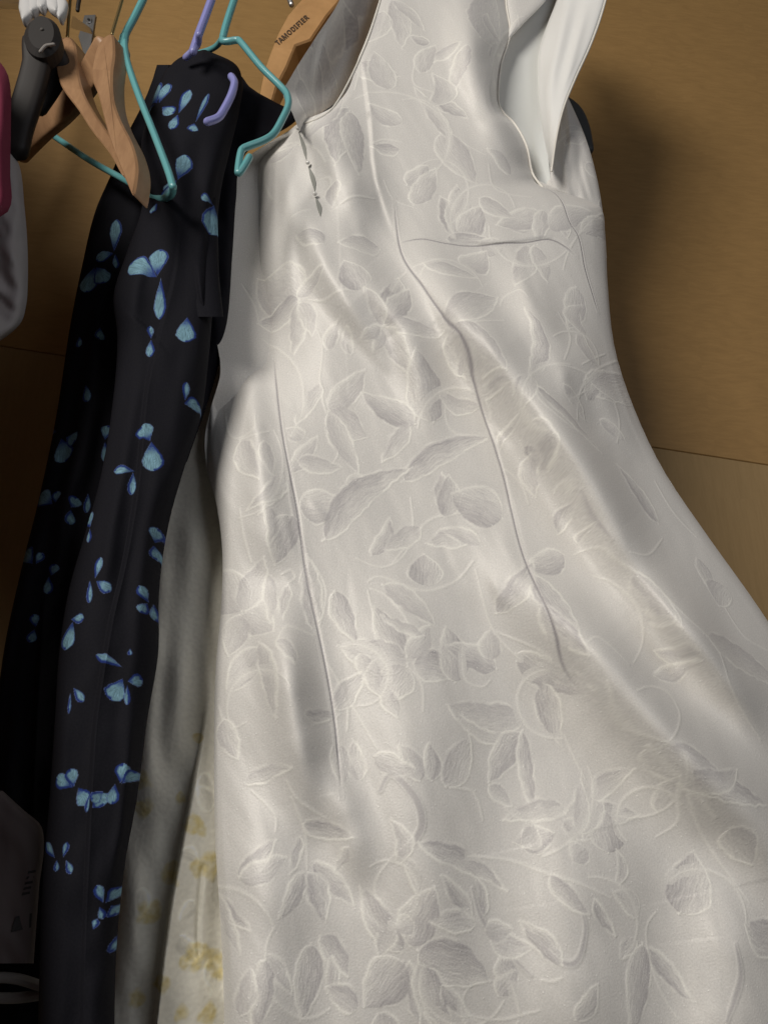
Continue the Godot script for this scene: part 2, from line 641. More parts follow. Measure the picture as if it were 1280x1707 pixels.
# ---------------------------------------------------------------- white dress
const WHITE_L := "668 -140 632 0 600 90 552 180 500 204 472 226 432 248 390 282 366 320 350 360 344 430 350 500 362 570 368 620 352 680 342 730 346 785 361 840 371 920 369 1010 360 1110 357 1250 359 1400 368 1540 373 1650 374 1760 370 2050"
const WHITE_R := "832 -140 842 0 849 58 834 108 829 165 838 188 856 206 876 242 886 288 903 311 968 330 1000 345 1008 390 1012 470 1024 580 1052 670 1103 780 1180 895 1255 1000 1300 1070 1360 1200 1400 1350 1430 1600 1440 2050"
func build_white_dress() -> void:
	var root := thing("white_dress", "long white jacquard dress with embossed flowers and leaves, hanging in the middle", "dress", spot(760, 1700, DRESS_Z))
	var c := cloth(WHITE_L, WHITE_R, -140, 2050, 340, 800, DRESS_Z, 0.030, 130.0, 0.0, "560 -140 520 0 480 110 430 220 380 320 348 420 346 520 352 620 348 720 350 800 369 920 369 1010 360 1110 357 1250 359 1400 368 1540 374 1760 370 2050")
	ripple(c, 11, 4.0, 0.0045, 0.0018, 0.45)
	ripple(c, 23, 0.5, 0.018, 0.007, 0.5)
	folds(c, """
R 28 13 470 260 530 420 575 500 680 640
R 34 16 520 300 600 450 655 515 690 575 740 760
R 50 30 650 340 760 510 830 590 930 720 990 800 1090 950
R 36 16 840 420 890 520 935 600 1000 720
R 28 9 930 480 975 590 1020 680 1070 780
R 62 36 740 840 940 1035 1000 1095 1060 1170 1180 1295 1440 1570
R 48 22 880 640 1000 850 1080 960 1340 1260
R 32 11 1050 940 1130 1040 1230 1160 1310 1270
R 40 21 462 960 475 1080 492 1210 520 1330 535 1420
R 32 10 540 1260 585 1390 615 1500
R 22 9 408 540 424 680 438 820
R 32 9 430 720 440 860 452 980
R 18 6 468 230 478 330 480 430 488 580
R 36 16 775 -80 785 60 800 130 828 190 856 250 885 310
R 75 -44 375 100 385 280 392 400 400 520 415 780
R 40 12 525 150 560 260 590 330 618 420
R 100 15 640 850 700 1300 740 1850
R 70 11 420 1250 430 1500 430 1900
R 100 15 900 1250 960 1500 990 1900
R 80 12 1180 1380 1220 1560 1240 1900
S 44 1.2 455 620 470 720 495 850 510 960 540 1100 558 1210 570 1330 580 1460
S 40 1.0 640 290 668 420 740 530 790 640 840 800 880 950 930 1080 975 1165 1000 1200
S 36 3 596 40 600 110 612 200 622 300 662 420
S 40 1.6 640 410 700 398 800 410 870 405 920 400 960 430 1010 460
""")
	var rng := RandomNumberGenerator.new()
	rng.seed = 12
	for k in 34:
		# small slack creases in the bodice and waist
		var p := Vector2(rng.randf_range(440, 960), rng.randf_range(250, 1000))
		var d := Vector2.from_angle(deg_to_rad(rng.randf_range(35, 85))) * rng.randf_range(35, 75)
		fold(c, "R", rng.randf_range(7, 13), rng.randf_range(-1.0, 1.1), PackedVector2Array([p - d, p + Vector2(-d.y, d.x) * 0.12, p + d]))
	var area := Rect2(-0.075, 1.86, 0.53, 1.06)
	var pr := Print.new()
	pr.w = 1024; pr.h = 2048; pr.area = area
	pr.tone.resize(pr.w * pr.h); pr.high.resize(pr.w * pr.h)
	pr.tone.fill(1.0); pr.high.fill(0.0)
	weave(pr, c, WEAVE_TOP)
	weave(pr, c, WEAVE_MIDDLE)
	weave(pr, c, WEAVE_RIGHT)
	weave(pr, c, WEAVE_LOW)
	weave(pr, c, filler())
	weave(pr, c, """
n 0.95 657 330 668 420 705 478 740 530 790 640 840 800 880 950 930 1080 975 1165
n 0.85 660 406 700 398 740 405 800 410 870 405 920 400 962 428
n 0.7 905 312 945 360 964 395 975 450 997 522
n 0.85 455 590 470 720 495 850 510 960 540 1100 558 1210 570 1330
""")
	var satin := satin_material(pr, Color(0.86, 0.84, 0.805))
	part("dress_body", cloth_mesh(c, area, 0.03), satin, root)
	# slits of the fastening: patches on the cloth, gap shade put into their grey
	var shaded_facing := mat(Color(0.32, 0.325, 0.30), 0.8)
	for q in ["498 219 511 267 3.6", "514 276 525 319 4.4", "526 328 534 360 4.4"]:
		var f := nums(q)
		var lens := PackedVector3Array()
		for k in 24:
			var t := float(k % 12) / 12.0 if k < 12 else 1.0 - float(k - 12) / 12.0
			var o := sin(PI * t) * f[4] * (1.4 if k < 12 else -0.35)
			lens.append(on_cloth(c, lerpf(f[0], f[2], t) + o, lerpf(f[1], f[3], t), 0.0006))
		part("fastening_slit", slab(lens, Vector3(0, 0, -0.002), 0.0002), shaded_facing, root)
	# neck panel that turns back towards the hanger
	var neck := cloth("610 -140 566 0 524 66 484 130 472 155 488 190 499 218", "672 -140 636 0 604 90 556 180 503 218", -140, 218, 50, 120, DRESS_Z + 0.004, 0.0, 20.0, -0.045)
	folds(neck, """
R 10 2 560 20 540 80 520 150
R 12 -2 590 30 560 110 530 170
""")
	part("neck_panel", cloth_mesh(neck, area, 0.004), satin, root)
	# armhole: lining seen inside, the sleeve cap flaring out, a piped edge
	var plain := mat(Color(0.78, 0.80, 0.78), 0.42, 0.0, 0.5)
	plain.rim_enabled = true
	plain.rim = 0.3
	var lin := cloth("834 -140 844 0 851 58 836 108 831 165 840 188 858 206 878 242 888 288 903 308", "960 -140 940 0 915 80 905 140 908 200 914 270 918 308", -140, 310, 40, 110, DRESS_Z - 0.012, -0.045, 60.0)
	ripple(lin, 5, 6.0, 0.02, 0.008, 0.3)
	part("armhole_lining", cloth_mesh(lin, area, 0.002), plain, root)
	var cap := cloth("955 -140 927 0 911 43 898 84 896 129 899 184 906 227 916 276", "1040 -140 1008 0 985 70 958 130 938 180 926 230 920 280", -140, 279, 40, 110, DRESS_Z + 0.016, 0.006, 30.0, 0.022)
	folds(cap, """
R 12 4 960 -60 935 60 915 150 912 240
R 8 2 985 -20 955 90 930 180
""")
	var outer := cloth("834 -140 843 0 848 40 844 64", "985 -140 910 0 872 40 850 64", -140, 64, 40, 60, DRESS_Z + 0.003, 0.004, 20.0)
	part("sleeve_outer", cloth_mesh(outer, area, 0.002), satin, root)
	var white := mat(Color(0.90, 0.90, 0.88), 0.35, 0.0, 0.5)
	part("sleeve_cap", cloth_mesh(cap, area, 0.003), white, root)
	var flank := cloth("940 150 925 230 900 310 880 420", "941 150 975 228 993 290 1003 345 1011 430", 150, 430, 50, 100, DRESS_Z - 0.022, 0.014, 50.0)
	ripple(flank, 8, 3.0, 0.03, 0.01, 0.2)
	part("back_flank", cloth_mesh(flank, area, 0.01), satin, root)
	var cordm := mat(Color(0.80, 0.77, 0.71), 0.4)
	var line := PackedVector3Array()
	for q in smooth2(pts("834 -140 843 0 850 56 835 106 830 165 839 188 857 206 877 242 887 288 904 312"), 6):
		line.append(spot(q.x, q.y, DRESS_Z + 0.004))
	part("armhole_piping", tube(line, 0.0011, 8), cordm, root)
	line = PackedVector3Array()
	for q in smooth2(pts("1042 -140 1009 0 986 70 959 130 939 180 927 230 919 285"), 6):
		line.append(spot(q.x, q.y, DRESS_Z + 0.0165))
	part("sleeve_hem", tube(line, 0.0011, 8), cordm, root)
	line = PackedVector3Array()
	for q in smooth2(pts("668 -140 632 0 601 90 553 180 506 206"), 6):
		line.append(on_cloth(c, q.x + 2.0, q.y, 0.0002))
	part("neck_binding", tube(line, 0.0009, 8), cordm, root)
	var pearl := mat(Color(0.85, 0.84, 0.80), 0.12, 0.0, 0.8)
	for q in pts("497 214 513 271 525 323"):
		var s := SphereMesh.new()
		s.radius = 0.0017; s.height = 0.0034
		var b := part("pearl_button", s, pearl, root)
		b.position = on_cloth(c, q.x, q.y, 0.004) - root.position

func filler() -> String:
	# small leaves and tendrils of the same damask between the large motifs
	var rng := RandomNumberGenerator.new()
	rng.seed = 21
	var text := ""
	for k in 34:
		text += "p %d %d %d %d %d\n" % [rng.randf_range(360, 1300), rng.randf_range(-100, 1760), rng.randi_range(26, 70), rng.randf_range(0, 360), rng.randi_range(7, 14)]
	for k in 46:
		# a curling stem with leaves along it
		var q := Vector2(rng.randf_range(350, 1290), rng.randf_range(-80, 1740))
		var a := rng.randf_range(0, TAU)
		var turn := rng.randf_range(0.16, 0.42) * (1.0 if k % 2 == 0 else -1.0)
		var row := "s %.1f" % rng.randf_range(1.8, 2.8)
		for j in 10:
			row += " %d %d" % [q.x, q.y]
			if j in [3, 6] and k % 3 != 0:
				text += "p %d %d %d %d %d %d\n" % [q.x, q.y, rng.randi_range(40, 92), rad_to_deg(a + 0.75 * signf(turn) * (1 if j == 3 else -1)), rng.randi_range(8, 13), rng.randi_range(-16, 16)]
			a += turn
			q += Vector2.from_angle(a) * (25.0 - j)
		text += row + "\n"
	return text

func satin_material(pr: Print, base: Color) -> StandardMaterial3D:
	var n := pr.w * pr.h
	var grain := noise(77, 0.42, 2).get_image(pr.w, pr.h, false, false, false).get_data()
	var slub := noise(78, 0.02, 3).get_image(pr.w / 2, pr.h / 8, false, false, false)
	slub.resize(pr.w, pr.h)
	var sl := slub.get_data()
	var rng := RandomNumberGenerator.new()
	rng.seed = 5
	var alb := PackedByteArray()
	alb.resize(n * 3)
	var b := (base * 0.90).linear_to_srgb() * 255.0
	var lo := Vector3(b.r, b.g, b.b)
	var hgt := PackedFloat32Array()
	hgt.resize(n)
	for k in n:
		var g := (grain[k] - 128) / 128.0
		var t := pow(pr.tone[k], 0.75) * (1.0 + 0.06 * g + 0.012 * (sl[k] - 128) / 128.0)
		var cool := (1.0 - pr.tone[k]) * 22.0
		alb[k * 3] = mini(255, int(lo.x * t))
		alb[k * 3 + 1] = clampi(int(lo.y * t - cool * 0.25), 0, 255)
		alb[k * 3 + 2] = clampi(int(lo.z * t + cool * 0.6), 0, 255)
		hgt[k] = 0.12 + 0.8 * pr.high[k] + 0.15 * g + 0.05 * (sl[k] - 128) / 128.0
	for k in 2600:
		# scattered glints, painted white into the colour
		var q := rng.randi_range(0, n - 1)
		alb[q * 3] = 255; alb[q * 3 + 1] = 255; alb[q * 3 + 2] = 250
		hgt[q] += 0.5
	var m := mat(Color(1, 1, 1), 0.54, 0.05, 0.5)
	m.albedo_texture = ImageTexture.create_from_image(Image.create_from_data(pr.w, pr.h, false, Image.FORMAT_RGB8, alb))
	m.heightmap_enabled = true
	m.heightmap_texture = ImageTexture.create_from_image(Image.create_from_data(pr.w, pr.h, false, Image.FORMAT_RF, hgt.to_byte_array()))
	m.heightmap_scale = 0.05
	m.rim_enabled = true
	m.rim = 0.25
	return m

# leaf: p/d root-x root-y length angle half-width bend; cord: s/k width x y x y ...
const WEAVE_TOP := """
d 592 12 80 125 17 8
p 560 30 70 110 15
d 545 95 70 100 16
p 520 110 60 80 13 6
p 505 150 45 75 10
s 2.2 575 15 552 60 530 95 520 150
p 600 -40 70 120 14
p 655 0 70 80 10
p 656 0 62 45 8
d 715 72 30 200 8
p 778 75 70 108 10
p 765 70 60 150 9
p 592 112 65 10 16
s 2.2 580 90 598 111 591 150
d 580 180 82 103 12
d 584 187 90 82 10
s 2 692 101 688 133 703 147 746 158
s 2 706 158 728 205 771 237 811 259
d 720 168 57 25 10
p 668 205 55 210 13
d 665 250 45 190 10
s 2.2 623 237 641 232 670 236
p 735 222 88 55 18
d 680 308 40 -45 12
s 2 814 273 828 316 886 329
d 765 395 65 -115 14
d 768 395 75 -95 14
d 775 395 50 -65 14
d 745 398 60 0 10
p 885 380 50 200 12
p 923 350 45 65 10
p 900 355 65 165 14
p 905 350 50 100 8
s 2 530 299 548 297 552 320
s 2 485 362 500 352 520 349
s 2 551 351 574 335 625 331
d 538 404 40 195 10
p 632 415 60 190 14
p 496 499 60 200 16
d 496 499 75 140 22
p 496 505 75 95 10
p 500 505 50 70 8
p 496 495 62 -50 14
s 2.4 512 499 559 487 606 472 611 450
d 600 482 48 -120 17
d 639 542 72 -72 13
d 641 540 62 -55 11
p 637 540 60 -115 9
p 645 543 85 5 12
p 642 546 72 63 10
p 636 548 36 110 8
p 634 546 36 150 8
p 547 582 50 -70 9
p 585 590 42 -100 7
s 2.2 529 550 537 581 533 632 543 683 567 722 563 757 547 784
p 533 640 68 120 9
p 549 683 78 -48 14
p 549 685 66 36 20
p 551 690 95 65 12
d 721 702 108 -103 24
d 690 706 88 210 17
p 680 708 65 125 10
s 2.2 746 652 742 690 758 722 816 734
d 673 800 140 -27 14 -12
p 746 542 82 -30 18
s 2.4 746 545 790 535 840 534
p 750 548 100 35 18
s 2.4 375 690 380 722 398 730 422 714 424 690
s 2 398 733 430 722 450 718
p 402 735 60 65 10
p 440 735 50 75 8
p 486 788 65 -55 9
s 2 711 437 699 464 715 480
s 2 405 505 425 530 432 555
p 640 20 50 120 10
p 700 120 45 -60 9
p 800 60 60 -70 10
p 690 340 60 -60 11
s 2 640 300 655 330 690 345
p 800 330 55 30 12
p 850 290 50 230 9
d 560 300 40 100 8
"""
const WEAVE_MIDDLE := """
k 3 483 785 486 828 504 906 516 937
p 500 845 62 -8 22
p 478 800 65 130 10
d 488 860 75 110 18
s 2 399 848 406 895 418 937
p 577 803 35 0 9
d 543 898 160 -40 18 -22
d 620 925 60 -65 9 8
s 2 594 930 637 945 672 926 688 883 684 828
s 2.4 652 941 688 898 723 863 805 852
d 745 850 55 -100 12
p 790 890 70 170 14
p 800 905 60 -160 10
d 705 975 45 -90 20
s 2.8 613 969 637 961 703 984 758 969 789 934
s 2.4 613 984 621 1016 637 1062 672 1094
s 2.4 617 980 645 992 672 1023 680 1039
d 674 1094 85 -120 16
p 640 975 95 38 14
d 690 1105 62 15 20
p 676 1105 100 195 22
p 676 1112 60 125 22
s 2 680 1110 703 1141 705 1187
p 680 1095 55 -55 12
d 760 1135 80 -100 20
d 825 1115 80 205 16
s 2.2 770 1078 774 1129 801 1145 817 1133
p 855 1225 105 205 22
p 400 1018 65 -115 20
p 408 1016 80 -70 18
p 404 1024 50 30 18
p 398 1026 60 105 18
d 520 1000 50 -105 8
s 2.2 520 934 540 970 543 1000 531 1047
p 522 1045 105 -95 12
d 560 985 80 68 13
s 2 470 957 485 950 492 962 480 972
p 480 975 50 100 6
p 430 1080 80 125 20
p 432 1072 110 78 9
s 2.4 461 1066 477 1043 504 1051 528 1062
p 461 1066 45 50 8
s 2.4 539 1094 574 1152 629 1250
s 2 574 1152 580 1185 578 1219
d 508 1190 50 0 8
s 2 363 1176 379 1215 410 1203
p 372 1200 60 70 12
d 742 860 60 -85 14
d 835 862 80 205 28
p 700 880 60 150 12
p 600 1090 40 80 10
"""
const WEAVE_RIGHT := """
s 2 833 509 841 494 864 482 880 494
d 884 625 98 -95 8 18
d 888 640 75 45 10
d 888 640 140 45 8
s 2.2 887 632 900 665 945 705 985 735
d 878 710 70 62 9
s 2 970 607 990 597 1008 590
d 1040 655 55 185 7
p 880 410 60 110 10
p 890 410 55 70 9
s 2 923 822 934 806 954 818 954 834
d 952 838 50 115 12
k 2.5 966 818 989 865 1020 900
d 1095 870 100 -125 12
s 2.4 1091 802 1120 850 1161 896
s 2 837 779 868 806 880 841
s 2.6 956 924 991 912 1030 936 1085 971 1143 1026 1194 1080 1217 1143 1268 1233
p 1055 955 105 48 12
s 2 1124 1022 1116 1041 1081 1037
d 938 925 60 160 14
p 960 905 40 -50 8
d 885 960 110 50 16
d 900 1010 100 45 12
s 2.2 827 1053 897 1084 956 1139
d 860 1092 115 28 18
d 827 1020 90 -55 14
s 2 792 951 819 1045 866 1100
p 1150 1100 55 -165 10
p 1150 1110 55 165 9
p 1180 1060 130 35 14
s 2.6 1010 1135 1022 1182 1061 1221 1124 1244
p 1080 1245 150 30 22
s 2.4 1081 1241 1131 1303 1128 1350
p 870 1200 90 185 16
d 865 1220 85 120 16
d 872 1220 120 82 10
d 905 1140 90 75 16
s 2 940 1225 955 1260 975 1300
s 2 980 1068 1000 1063 1049 1108
s 2 1050 920 1081 924 1104 897
p 940 640 60 60 10
p 960 480 60 100 10
s 2 930 520 950 560 940 600
p 1000 700 50 40 9
p 1160 930 70 60 11
p 880 760 60 80 10
s 2 1200 1000 1240 1060 1290 1090
"""
const WEAVE_LOW := """
p 745 1310 80 -68 18
d 720 1300 55 -95 12
p 700 1300 60 -120 14
k 4.5 633 1317 652 1290 691 1329 703 1368 691 1399 652 1434
s 2.2 750 1313 789 1321 805 1368
s 2.4 648 1434 625 1473 633 1532 660 1579
d 700 1407 140 28 12 -10
d 685 1575 90 -68 26
d 668 1585 110 -122 18
d 698 1585 110 22 26
d 672 1605 85 130 30
d 682 1605 95 82 9
p 695 1608 95 75 11
d 708 1610 110 70 16
d 735 1645 60 45 9
s 2.4 485 1329 508 1388 512 1450
d 505 1375 75 15 11
d 520 1440 85 45 12
d 515 1455 75 72 15
d 506 1455 75 118 12
d 500 1395 55 105 7
s 2.2 477 1301 496 1333 543 1364
d 398 1460 75 -45 13
p 400 1465 75 -25 14
s 2 418 1317 457 1356 459 1387
d 365 1490 70 50 9
p 366 1492 90 72 10
s 2.6 457 1544 443 1583 449 1649 488 1692 524 1696 551 1680
d 520 1575 110 98 20
d 535 1560 70 55 14
p 445 1590 70 60 9
d 443 1600 110 100 16
p 555 1650 50 -92 9
d 595 1680 55 -145 14
d 785 1530 75 -125 10
d 805 1525 55 -100 8
p 790 1540 65 185 12
s 2.4 774 1520 840 1575 880 1620
s 2 789 1427 840 1432 880 1440
d 850 1640 50 -100 16
d 870 1410 50 -20 16
d 962 1395 95 -20 14 -14
d 1015 1420 60 -95 26
s 2.6 780 1427 850 1434 905 1454 967 1473 1018 1497
k 3 967 1512 975 1551 960 1602 925 1598 874 1548
d 935 1605 85 -135 14
d 990 1500 60 60 8
d 915 1460 80 45 12
k 3 787 1480 803 1532 842 1583 885 1626
d 830 1660 45 -55 14
s 2 852 1642 860 1665 866 1692
s 2 902 1633 920 1636 938 1629
s 2.2 770 1690 830 1700 900 1684
s 2.6 1081 1243 1132 1302 1170 1337 1194 1364
d 1135 1290 130 20 14
s 2.2 1131 1310 1128 1368 1092 1395
s 2.2 1147 1325 1171 1395 1202 1442 1249 1505
d 1130 1520 90 -75 28
s 2 1092 1520 1077 1545 1080 1590 1100 1650 1130 1700
d 1080 1580 100 50 12
d 1070 1575 130 97 20
k 3.5 1225 1575 1233 1630 1210 1703
d 1290 1570 50 -150 20
p 600 1300 60 -100 12
p 560 1240 60 80 12
p 1000 1330 60 120 12
p 1220 1380 60 60 14
p 630 1690 60 60 18
p 960 1700 60 -60 12
p 400 1690 70 -80 14
"""

# ---------------------------------------------------------------- cream dress
func build_cream_dress() -> void:
	var root := thing("cream_dress", "cream dress with faint yellow flowers, half hidden between the navy and white dresses", "dress", spot(300, 1700, -0.545))
	var area := Rect2(-0.30, 1.5, 0.40, 0.80)
	var c := cloth("310 540 275 700 250 900 222 1200 190 1500 165 2000", "440 540 460 800 450 1200 450 1600 450 2000", 540, 2000, 120, 240, -0.545, 0.012, 70.0)
	ripple(c, 31, 4.0, 0.01, 0.004, 0.1)
	folds(c, """
S 60 16 350 1080 338 1200 310 1350 284 1490 262 1640 245 1800 230 1960
R 26 5 330 700 318 900 300 1080 285 1240 262 1400
R 18 6 270 850 262 1000 250 1200 235 1400
R 26 7 240 1350 225 1500 215 1700
C 4 -2 338 1440 330 1540 332 1600
""")
	var w := 512
	var h := 1024
	var pr := Print.new()
	pr.w = w; pr.h = h; pr.area = area
	pr.tone.resize(w * h); pr.high.resize(w * h)
	pr.tone.fill(1.0); pr.high.fill(0.0)
	weave(pr, c, """
p 335 1290 40 60 9
p 350 1350 40 -120 10
p 300 1560 45 60 10
p 350 1600 60 70 10
p 240 1480 45 100 9
s 2 350 1620 345 1650 360 1660 372 1640
p 320 1500 35 120 9
p 300 1420 30 30 8
""")
	var grain := noise(91, 0.2, 2)
	var petals := noise(92, 0.05, 2)
	var alb := PackedByteArray()
	alb.resize(w * h * 3)
	var hgt := PackedFloat32Array()
	hgt.resize(w * h)
	var blots: Array[Vector3] = []
	for q in ["322 1375 22", "336 1385 14", "345 1445 24", "325 1440 12", "285 1455 20", "250 1522 22", "330 1590 24", "352 1600 22", "360 1620 14", "310 1600 12", "240 1345 20", "235 1300 20", "300 1330 12", "330 1230 10", "270 1640 18", "230 1660 16", "345 1690 16", "300 1690 14"]:
		var f := nums(q)
		var t := texel(pr, on_cloth(c, f[0], f[1]))
		blots.append(Vector3(t.x, t.y, f[2] * 0.42))
	for y in h:
		for x in w:
			var k := y * w + x
			var g := grain.get_noise_2d(x, y)
			var gold := 0.0
			for q in blots:
				var dx := x - q.x
				if absf(dx) > q.z * 1.6:
					continue
				var dy := y - q.y
				if absf(dy) > q.z * 1.6:
					continue
				var r := sqrt(dx * dx + dy * dy) / q.z
				r += 0.5 * petals.get_noise_2d(x * 1.3, y * 1.3)
				gold = maxf(gold, clampf((1.05 - r) * 3.0, 0.0, 1.0) * (0.75 + 0.5 * grain.get_noise_2d(x * 0.7, y * 0.7)))
			var t := pr.tone[k] * (1.0 + 0.03 * g)
			alb[k * 3] = clampi(int(lerpf(240.0, 226.0, gold) * t), 0, 255)
			alb[k * 3 + 1] = clampi(int(lerpf(237.0, 211.0, gold) * t), 0, 255)
			alb[k * 3 + 2] = clampi(int(lerpf(224.0, 158.0, gold) * t), 0, 255)
			hgt[k] = 0.2 + 0.12 * g + 0.5 * pr.high[k] + 0.2 * gold * (0.5 + petals.get_noise_2d(x * 3.0, y * 3.0))
	var m := mat(Color(1, 1, 1), 0.55, 0.0, 0.4)
	m.albedo_texture = ImageTexture.create_from_image(Image.create_from_data(w, h, false, Image.FORMAT_RGB8, alb))
	m.heightmap_enabled = true
	m.heightmap_texture = ImageTexture.create_from_image(Image.create_from_data(w, h, false, Image.FORMAT_RF, hgt.to_byte_array()))
	m.heightmap_scale = 0.12
	part("dress_body", cloth_mesh(c, area, 0.02), m, root)

# ---------------------------------------------------------------- navy dress
const WINGS := """
262 172 40 -110 8
265 172 36 -65 8
258 175 22 160 8
270 178 22 30 8
297 190 45 -65 6
297 190 28 115 6
325 205 55 -65 3
324 205 14 110 6
296 300 45 -70 9
294 300 28 130 10
262 335 38 -45 6
262 338 20 120 7
356 345 28 -140 10
357 345 50 97 10
190 420 55 -85 7
190 422 32 160 10
192 422 25 85 4
158 445 45 110 13
160 445 30 60 10
262 462 50 -155 13
262 460 45 -85 13
268 462 70 92 8
252 565 22 -95 4
252 565 30 95 6
312 528 42 95 12
133 560 18 95 4
167 545 20 95 5
143 640 30 85 6
308 668 32 -85 5
306 672 28 10 10
102 730 40 80 13
95 720 25 -160 5
110 728 18 20 8
175 733 25 -80 8
175 735 35 88 6
250 735 28 -120 11
252 735 50 85 14
225 785 35 180 7
222 785 40 95 6
147 820 35 95 5
150 880 25 -95 6
150 880 24 95 4
158 965 38 -75 7
160 968 30 35 8
150 965 40 92 5
258 905 26 -80 9
256 908 28 75 11
248 1005 34 -120 9
246 1005 20 130 8
256 1005 30 85 6
122 1035 50 105 13
118 1032 22 -5 6
205 1130 42 120 16
205 1112 50 -155 6
212 1135 26 -5 10
212 1140 35 90 5
122 1145 30 55 6
118 1150 40 95 3
217 1080 12 95 4
122 1312 32 -150 9
123 1312 32 -100 10
130 1312 32 60 12
150 1318 36 100 5
160 1318 28 60 14
172 1318 26 140 10
192 1305 36 100 10
200 1305 34 -80 12
202 1306 34 -35 10
92 1430 30 -120 6
95 1432 20 95 6
105 1430 28 -75 6
110 1432 25 70 6
172 1505 32 -110 8
175 1505 40 -45 12
165 1510 22 70 6
185 1508 20 40 10
155 1550 20 -70 7
192 1560 28 100 8
88 840 25 -150 8
92 838 20 -80 7
118 845 20 -60 8
118 848 26 95 7
55 940 25 -120 8
60 940 22 -60 7
85 960 22 -70 8
82 960 30 95 7
60 1045 22 -100 7
58 1048 24 110 8
"""
func build_navy_dress() -> void:
	var root := thing("navy_dress", "navy black dress printed with pale blue butterflies, hanging left of the white dress", "dress", spot(130, 1700, -0.45))
	var zf := -0.485
	var area := Rect2(-0.33, 1.66, 0.34, 0.96)
	var front := cloth("338 83 308 92 282 112 262 148 248 190 236 240 240 300 236 350 212 420 190 492 196 560 186 690 167 800 145 880 115 985 100 1080 92 1200 84 1320 72 1460 64 1707 55 2000", "343 83 388 103 404 132 400 180 384 250 370 310 362 380 358 460 353 540 348 600 336 690 303 795 282 872 266 980 264 1090 246 1200 229 1330 209 1440 195 1580 190 1760 180 2000", 83, 2000, 150, 380, zf, 0.020, 45.0)
	ripple(front, 51, 2.5, 0.01, 0.005, -0.15)
	folds(front, """
R 30 6 330 120 305 240 285 400 272 520
S 34 7 300 300 290 440 266 540 240 650 226 800 205 930 182 1030 165 1130 152 1230 142 1420 135 1600 128 1900
R 16 3 230 560 215 700 195 850 170 980 145 1130
R 18 5 378 170 350 300 338 420 335 540
R 16 3 270 640 262 800 235 950 225 1100 200 1300
S 24 5 322 420 330 500 345 540 352 620
R 14 3 250 400 225 480 215 580
S 14 2 292 600 252 548 225 525 192 498
R 12 2 110 1100 105 1250 98 1450
R 12 3 225 1150 210 1320 185 1500
""")
	var back := cloth("262 108 254 135 240 170 212 225 186 290 160 350 138 440 118 540 95 690 66 830 36 950 8 1080 -6 1200 -10 1707 -20 2000", "300 108 300 200 290 500 240 900 190 1300 140 1800 130 2000", 108, 2000, 90, 240, zf - 0.05, 0.012, 40.0)
	ripple(back, 57, 6.0, 0.01, 0.004, -0.15)
	folds(back, """
R 14 6 190 330 165 500 140 680 110 860 70 1060
R 14 6 165 480 160 640 140 780 120 900
S 20 6 75 900 62 1080 50 1300 46 1500
""")
	var strap := cloth("345 128 345 200 345 300 335 420 325 560 310 660 300 770", "404 128 420 148 455 168 496 192 486 208 455 226 420 246 402 270 394 330 388 420 376 560 350 660 312 770", 128, 770, 60, 120, zf - 0.03, 0.010, 22.0)
	ripple(strap, 59, 3.0, 0.015, 0.01, 0.3)
	var w := 768
	var h := 2048
	var alb := PackedByteArray()
	alb.resize(w * h * 3)
	var n := noise(61, 0.3, 2).get_image(w, h, false, false, false).get_data()
	for k in w * h:
		var g := (n[k] - 128) / 128.0
		alb[k * 3] = int(31 + 4 * g)
		alb[k * 3 + 1] = int(31 + 4 * g)
		alb[k * 3 + 2] = int(36 + 4 * g)
	var pr := Print.new()
	pr.w = w; pr.h = h; pr.area = area
	var vein := noise(63, 1.0, 2)
	var sd := 0.0
	for row in WINGS.split("\n", false):
		var f := nums(row)
		if f.size() < 5:
			continue
		sd += 1.0
		var fl := across(front.L, f[1])
		var c := front if f[0] > fl else back
		var a := texel(pr, on_cloth(c, f[0], f[1]))
		var e := Vector2(f[0], f[1]) + Vector2.from_angle(deg_to_rad(f[3])) * f[2]
		var b := texel(pr, on_cloth(c, e.x, e.y))
		wing(alb, w, h, a, b, 1.2 * f[4] * a.distance_to(b) / f[2], sd, vein)
	var m := mat(Color(1, 1, 1), 0.75, 0.0, 0.15)
	m.albedo_texture = ImageTexture.create_from_image(Image.create_from_data(w, h, false, Image.FORMAT_RGB8, alb))
	part("front_panel", cloth_mesh(front, area, 0.012), m, root)
	part("back_panel", cloth_mesh(back, area, 0.012), m, root)
	var plain := mat(Color(0.011, 0.011, 0.015), 0.75, 0.0, 0.15)
	var slv := cloth("318 330 308 400 302 470 318 524", "362 330 364 400 366 460 373 529", 330, 528, 40, 60, zf + 0.012, 0.008, 25.0)
	part("short_sleeve", cloth_mesh(slv, area, 0.006), m, root)
	part("shoulder_strap", cloth_mesh(strap, area, 0.008), plain, root)

